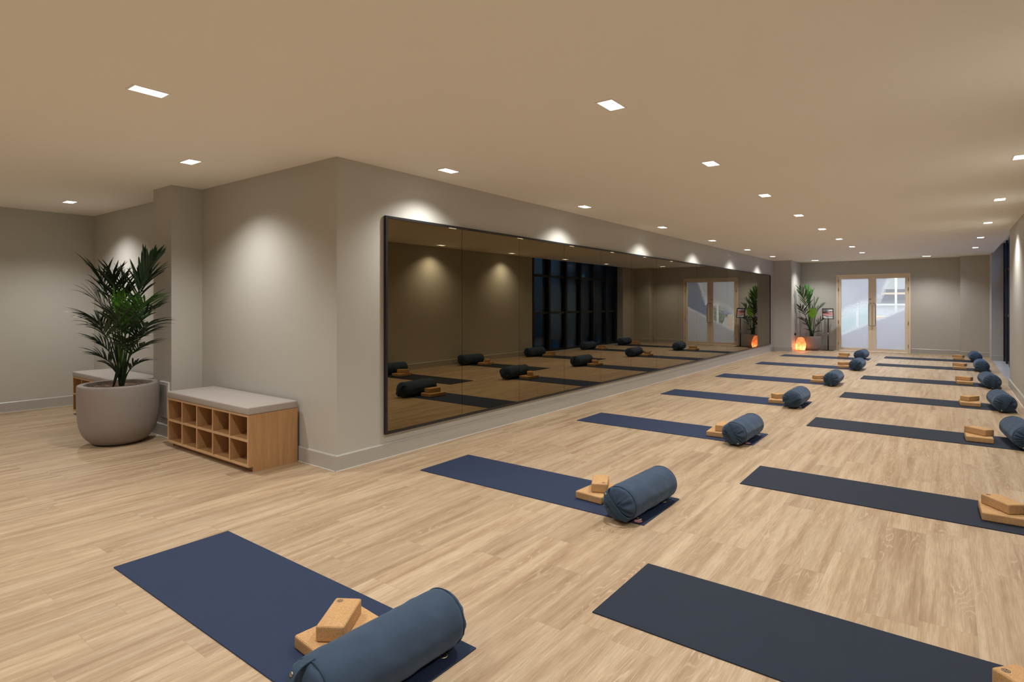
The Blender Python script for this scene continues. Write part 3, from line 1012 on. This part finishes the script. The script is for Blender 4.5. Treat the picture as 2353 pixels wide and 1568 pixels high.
def make_frond(parent, base, mid, tip, llen, n, t0, ang, wid, mat, droop, rnd, stem_r=0.006, side_bias=0.0):
    """a frond: petiole from base through mid to tip, leaflets from t0 on"""
    base, mid, tip = Vector(base), Vector(mid), Vector(tip)
    c1 = base + (mid - base) * 0.6 + Vector((0, 0, 0.06))
    c2 = mid + (mid - base) * 0.15
    P = lambda t: bez(base, c1, c2, tip, t)
    bm = bmesh.new()
    pts = [P(i / 14) for i in range(15)]
    add_tube(bm, pts, [stem_r * (1 - 0.8 * i / 14) + 0.0012 for i in range(15)], 6)
    for i in range(n):
        f = (i + rnd.random() * 0.4) / n
        t = t0 + (1 - t0) * f
        o = P(min(1, t))
        tg = (P(min(1, t + 0.03)) - P(max(0, t - 0.03))).normalized()
        up = Vector((0, 0, 1))
        side = tg.cross(up)
        if side.length < 0.15:
            side = Vector((1, 0, 0)) if side.length < 1e-3 else side
        side.normalize()
        nrm = side.cross(tg).normalized()
        prof_l = llen * (0.45 + 0.75 * math.sin(PI * min(1, 0.18 + 0.82 * f) ** 0.9)) * (0.8 + 0.4 * rnd.random())
        for s in (-1, 1):
            a = R(ang * (1.0 - 0.55 * f) + rnd.uniform(-7, 7))
            d = (tg * math.cos(a) + side * s * math.sin(a) + nrm * (0.22 + rnd.uniform(-0.12, 0.12))).normalized()
            ln = prof_l * (1 + s * side_bias)
            seg = 7
            wv = d.cross(nrm).normalized()
            pv = o.copy(); dd = d.copy()
            prev = None
            for k in range(seg + 1):
                q = k / seg
                wdt = wid * (math.sin(PI * min(1, 0.10 + q * 0.9)) ** 0.75) * (1 if k < seg else 0.02)
                fold = nrm * (wdt * 0.35)
                l = bm.verts.new(pv - wv * wdt + fold)
                c = bm.verts.new(pv)
                r = bm.verts.new(pv + wv * wdt + fold)
                if prev:
                    bm.faces.new((prev[0], prev[1], c, l))
                    bm.faces.new((prev[1], prev[2], r, c))
                prev = (l, c, r)
                dd = (dd + Vector((0, 0, -droop * (0.4 + 1.6 * q) / seg * 3))).normalized()
                pv = pv + dd * (ln / seg)
    # leaves rest against the walls and never pass through them
    mw = Matrix.Translation(parent.location) @ Matrix.Rotation(parent.rotation_euler.z, 4, 'Z')
    inv = mw.inverted()
    for v in bm.verts:
        p = mw @ v.co
        if p.y < 5:
            lim = 2.735 if -7.10 < p.x < -6.61 else 3.05
            if -7.10 < p.x < -6.61 and p.y > 2.70 and p.z < 0.62:
                lim = 2.69
            if p.y > lim: p.y = lim
        else:
            if p.x < -3.68: p.x = -3.68
            if p.y > 20.13: p.y = 20.13
        v.co = inv @ p
    return mesh_obj('frond', bm, mat, parent, smooth=True)

def make_planter(name, loc, rad, h, rz, label, group):
    root = empty(name, loc, rz, label, 'plant', group)
    prof = [(0.50, 0.0), (0.62, 0.02), (0.70, 0.055), (0.78, 0.10), (0.85, 0.155), (0.905, 0.22), (0.95, 0.32), (0.98, 0.45), (0.995, 0.6), (1.0, 0.8), (0.995, 0.97), (0.985, 0.995),
            (0.97, 1.0), (0.845, 1.0), (0.835, 0.99), (0.825, 0.93), (0.82, 0.80)]
    bm = bmesh.new()
    add_lathe(bm, [(r * rad, z * h) for r, z in prof], 72)
    mesh_obj('pot', bm, M['pot'], root, smooth=True)
    # bed of clay pebbles
    rnd = random.Random(5)
    bm = bmesh.new()
    add_lathe(bm, [(0.01, h * 0.925), (rad * 0.828, h * 0.925)], 40, close_bottom=False)
    for k in range(650 if rad > 0.3 else 120):
        rr = rad * 0.79 * math.sqrt(rnd.random()); an = rnd.uniform(0, 2 * PI)
        s = rnd.uniform(0.006, 0.011)
        mt = Matrix.Translation((rr * math.cos(an), rr * math.sin(an), h * 0.925 + s * 0.5)) @ Matrix.Rotation(rnd.uniform(0, 3), 4, 'Z') @ Matrix.Diagonal((s * 1.3, s, s * 0.8, 1))
        bmesh.ops.create_icosphere(bm, subdivisions=1, radius=1, matrix=mt)
    pe = mesh_obj('pebble_bed', bm, M['pebble'], root, smooth=True)
    pe['kind'] = 'stuff'
    return root

# big palm: local x = to the right as seen from the room, local y = away, z up
big = make_planter('potted_palm', (-6.905, 2.356, 0), 0.362, 0.612, CAM_YAW, 'large kentia palm in a big taupe bowl planter between the alcove benches', 'potted palms')
rnd = random.Random(11)
U = 0.004575
def pp(px, py, dd=0.0):
    dd -= abs(px - 278) * U * (0.45 if px > 278 else 0.1)
    d = 6.08 + dd
    return ((px - 1176.5) / 1329 * d + 4.111, dd, 1.45 - (py - 696) / 1329 * d)
BASE = lambda i: ((((i * 37) % 10) - 4.5) * 0.011 + 0.015, (((i * 53) % 10) - 4.5) * 0.010, 0.57)
# (mid px,py,depth), (tip px,py,depth), leaflet length, n, t0, angle, width, mat, droop
FR = [
 ((320, 660, 0.02), (364, 596, -0.05), 0.26, 15, 0.60, 24, 0.017, 'leaf', 0.02),
 ((312, 690, 0.08), (350, 640, 0.12), 0.22, 9, 0.62, 45, 0.011, 'leaf', 0.10),
 ((262, 700, 0.00), (236, 640, 0.02), 0.30, 9, 0.60, 52, 0.0095, 'leaf', 0.09),
 ((262, 730, -0.05), (222, 690, -0.10), 0.27, 9, 0.60, 50, 0.0105, 'leaf', 0.12),
 ((283, 700, 0.05), (290, 640, 0.08), 0.22, 9, 0.60, 40, 0.0125, 'leaf', 0.05),
 ((276, 690, 0.10), (262, 632, 0.15), 0.20, 8, 0.62, 42, 0.011, 'leaf', 0.06),
 ((306, 740, -0.04), (338, 694, -0.10), 0.22, 9, 0.60, 48, 0.0115, 'leafmid', 0.10),
 ((316, 745, 0.06), (352, 712, 0.10), 0.22, 9, 0.60, 46, 0.0095, 'leaf', 0.13),
 ((258, 760, 0.04), (216, 735, 0.08), 0.24, 8, 0.60, 46, 0.010, 'leaf', 0.14),
 ((252, 770, -0.10), (222, 752, -0.20), 0.20, 8, 0.60, 48, 0.012, 'leaf', 0.17),
 ((312, 775, -0.06), (346, 745, -0.14), 0.22, 8, 0.60, 46, 0.0115, 'leaf', 0.18),
 ((308, 790, 0.10), (345, 768, 0.15), 0.20, 8, 0.60, 44, 0.009, 'leaf', 0.15),
 ((262, 810, 0.00), (226, 785, 0.0), 0.18, 8, 0.58, 44, 0.010, 'leaf', 0.14),
 ((300, 815, -0.05), (338, 790, -0.12), 0.20, 8, 0.58, 42, 0.010, 'leaf', 0.16),
 ((262, 835, 0.03), (228, 815, 0.03), 0.17, 7, 0.58, 42, 0.0095, 'leaf', 0.14),
 ((270, 735, -0.02), (280, 700, -0.05), 0.24, 7, 0.45, 16, 0.0105, 'leafnew', 0.0),
 ((290, 760, -0.06), (306, 712, -0.10), 0.20, 8, 0.55, 26, 0.0115, 'leafnew', 0.04),
 ((300, 850, 0.0), (328, 830, 0.02), 0.15, 6, 0.55, 40, 0.0095, 'leaf', 0.20),
 ((268, 852, -0.05), (252, 838, -0.10), 0.13, 5, 0.55, 40, 0.011, 'leaf', 0.22),
 ((282, 770, -0.15), (270, 725, -0.25), 0.19, 8, 0.60, 45, 0.011, 'leaf', 0.12),
 ((296, 770, 0.15), (300, 720, 0.25), 0.20, 8, 0.60, 45, 0.011, 'leaf', 0.12),
 ((290, 800, -0.10), (296, 780, -0.22), 0.16, 7, 0.60, 45, 0.011, 'leaf', 0.14),
]
for i, (mi, ti, ll, n, t0, ag, wd, mt, dr) in enumerate(FR):
    make_frond(big, BASE(i), pp(*mi), pp(*ti), ll * (1.28 if ag > 25 else 1.0), n + 3, t0, ag, wd * 0.92, M[mt], dr + (0.06 if ag > 30 else 0), rnd, stem_r=0.0075)

small = make_planter('potted_palm', (-3.320, 19.66, 0), 0.270, 0.430, CAM_YAW, 'smaller kentia palm in a grey bowl planter at the far wall left of the doors', 'potted palms')
U2 = 0.01325
def p2(px, py, dd=0.0):
    dd -= max(0, 1865.5 - px) * U2 * 0.5
    d = 17.61 + dd
    return ((px - 1865.5) / 1329 * d + 0.5184 * dd, dd, 1.45 - (py - 696) / 1329 * d)
BASE2 = lambda i: ((((i * 37) % 10) - 4.5) * 0.010, (((i * 53) % 10) - 4.5) * 0.008, 0.40)
FR2 = [
 ((1856, 700, 0.0), (1836, 664, -0.05), 0.34, 11, 0.55, 40, 0.017, 'leafmid', 0.07),
 ((1856, 700, 0.05), (1854, 662, 0.02), 0.26, 9, 0.60, 22, 0.019, 'leafmid', 0.02),
 ((1859, 695, 0.0), (1868, 670, 0.0), 0.24, 8, 0.60, 34, 0.015, 'leafmid', 0.05),
 ((1868, 715, -0.03), (1878, 694, -0.05), 0.32, 9, 0.55, 46, 0.016, 'leafmid', 0.09),
 ((1872, 720, -0.08), (1892, 703, -0.12), 0.26, 8, 0.55, 40, 0.015, 'leaf', 0.12),
 ((1852, 725, 0.0), (1838, 706, 0.0), 0.26, 8, 0.60, 46, 0.014, 'leaf', 0.16),
 ((1867, 735, -0.12), (1868, 717, -0.22), 0.24, 4, 0.60, 34, 0.028, 'leaflime', 0.04),
 ((1856, 745, 0.0), (1840, 731, -0.02), 0.24, 7, 0.60, 46, 0.013, 'leaf', 0.22),
 ((1878, 745, 0.0), (1895, 732, 0.02), 0.26, 7, 0.60, 46, 0.013, 'leaf', 0.20),
 ((1859, 750, 0.1), (1850, 746, 0.14), 0.18, 6, 0.60, 46, 0.011, 'leaf', 0.18),
 ((1872, 752, -0.1), (1882, 745, -0.18), 0.18, 6, 0.60, 46, 0.012, 'leaf', 0.14),
 ((1862, 762, -0.05), (1855, 758, -0.12), 0.15, 6, 0.55, 46, 0.011, 'leaf', 0.2),
 ((1872, 764, 0.05), (1884, 762, 0.02), 0.12, 6, 0.55, 46, 0.011, 'leaf', 0.24),
 ((1861, 730, 0.05), (1858, 700, 0.08), 0.26, 8, 0.6, 30, 0.015, 'leaf', 0.08),
]
for i, (mi, ti, ll, n, t0, ag, wd, mt, dr) in enumerate(FR2):
    make_frond(small, BASE2(i), p2(*mi), p2(*ti), ll, n, t0, ag, wd, M[mt], dr, rnd, stem_r=0.011)

# ------------------------------------------------------------------ salt lamp with its plug and cord
sl = empty('salt_lamp', (-3.545, 19.22, 0), label='glowing orange salt crystal lamp on the floor left of the far palm', cat='lamp')
bm = bmesh.new()
bmesh.ops.create_icosphere(bm, subdivisions=5, radius=1)
for v in bm.verts:
    p = v.co.copy()
    z = (p.z + 1) / 2
    rr_ = max(1e-4, 1 - p.z * p.z)
    wdt = 0.148 * rr_ ** -0.22 * (1 - 0.42 * max(0, z - 0.25) ** 1.3)
    # squarer section, flatter bottom
    sx = math.copysign(abs(p.x) ** 0.85, p.x); sy = math.copysign(abs(p.y) ** 0.85, p.y)
    nz = 1 + 0.10 * noise.noise(p * 2.2) + 0.05 * noise.noise(p * 6)
    v.co = Vector((sx * wdt * nz, sy * wdt * nz, 0.018 + max(0.0, min(1.0, (z - 0.06) / 0.94)) * 0.385 * (1 + 0.04 * noise.noise(p * 3))))
mesh_obj('salt_crystal', bm, M['salt'], sl, smooth=False)
bm = bmesh.new()
add_lathe(bm, [(0.10, 0.0), (0.105, 0.004), (0.105, 0.017), (0.10, 0.0175)], 32, close_top=True)
mesh_obj('wooden_base', bm, M['oak'], sl)
pl = bpy.data.lights.new('bulb', 'POINT')
pl.energy = 3.4; pl.color = (1.0, 0.66, 0.40); pl.shadow_soft_size = 0.03
po = bpy.data.objects.new('bulb', pl); COL.objects.link(po); po.parent = sl; po.location = (0, 0, 0.11)
# cord up to the socket on the pillar side
def socket(name, loc, label, cat):
    r = empty(name, loc, label=label, cat=cat)
    box('face_plate', (0, 0.008, -0.043, 0.043, -0.043, 0.043), M['trimwhite'], r, bev=0.002)
    return r
s1 = socket('wall_socket', (-3.70, 19.10, 0.50), 'wall socket low on the far left pillar with the lamp plugged in', 'socket')
s2 = socket('light_switch', (-3.70, 19.10, 1.22), 'steel light switch on the side of the far left pillar', 'switch')
box('rocker', (0.008, 0.012, -0.015, 0.015, -0.02, 0.02), M['steel'], s2)
bm = bmesh.new()
add_box(bm, 0.008, 0.055, -0.025, 0.025, -0.035, 0.035, bev=0.006)
pg = mesh_obj('plug', bm, M['black'])
pg.location = (-3.70 + 0.155, 0, 0)
pg.parent = sl
pg.location = Vector((-3.70, 19.10, 0.50)) - Vector((-3.545, 19.22, 0))
bm = bmesh.new()
o0 = Vector((-3.67, 19.10, 0.47)) - Vector((-3.545, 19.22, 0))
pts = [o0, o0 + Vector((0.005, 0.0, -0.10)), o0 + Vector((0.012, 0.02, -0.22)), o0 + Vector((0.03, 0.06, -0.36)), o0 + Vector((0.035, 0.10, -0.455)), Vector((-0.08, 0.04, 0.01))]
sm = []
for i in range(len(pts) - 1):
    for k in range(5):
        sm.append(pts[i].lerp(pts[i + 1], k / 5))
sm.append(pts[-1])
add_tube(bm, sm, 0.0035, 6)
mesh_obj('cord', bm, M['black'], sl)

# ------------------------------------------------------------------ sign stand by the door
ss = empty('sign_stand', (-2.890, 19.80, 0), label='black pole sign stand holding a framed print left of the glass doors', cat='sign stand')
box('base_plate', (-0.19, 0.15, -0.13, 0.13, 0.0, 0.012), M['black'], ss, bev=0.003)
bm = bmesh.new()
add_tube(bm, [(0, 0, 0.012), (0, 0, 0.55)], 0.019, 12)
add_tube(bm, [(0, 0, 0.55), (0, 0, 1.02)], 0.014, 12)
mesh_obj('pole', bm, M['black'], ss, smooth=True)
fr = empty('sign_head', (0.0, -0.03, 0.955))
fr.parent = ss
fr.rotation_euler = (R(-12), 0, R(18))
bm = bmesh.new()
w_, h_ = 0.152, 0.325
add_box(bm, -w_, -w_ + 0.018, -0.012, 0.012, 0, h_)
add_box(bm, w_ - 0.018, w_, -0.012, 0.012, 0, h_)
add_box(bm, -w_ + 0.018, w_ - 0.018, -0.012, 0.012, 0, 0.018)
add_box(bm, -w_ + 0.018, w_ - 0.018, -0.012, 0.012, h_ - 0.018, h_)
mesh_obj('frame', bm, M['black'], fr)
box('print', (-w_ + 0.018, w_ - 0.018, 0.0, 0.006, 0.018, h_ - 0.018), M['paper'], fr)
bm = bmesh.new()
def quad(bm, pts, y=-0.0008):
    bm.faces.new([bm.verts.new((a, y, c)) for a, c in pts])
quad(bm, [(-0.134, 0.115), (0.134, 0.10), (0.134, 0.225), (-0.134, 0.195)])
mesh_obj('pink_band', bm, M['pink'], fr)
bm = bmesh.new()
quad(bm, [(-0.134, 0.195), (0.134, 0.228), (0.134, 0.243), (-0.134, 0.222)], -0.0012)
quad(bm, [(-0.134, 0.098), (0.134, 0.062), (0.134, 0.075), (-0.134, 0.120)], -0.0012)
mesh_obj('dark_stripe', bm, M['ink'], fr)
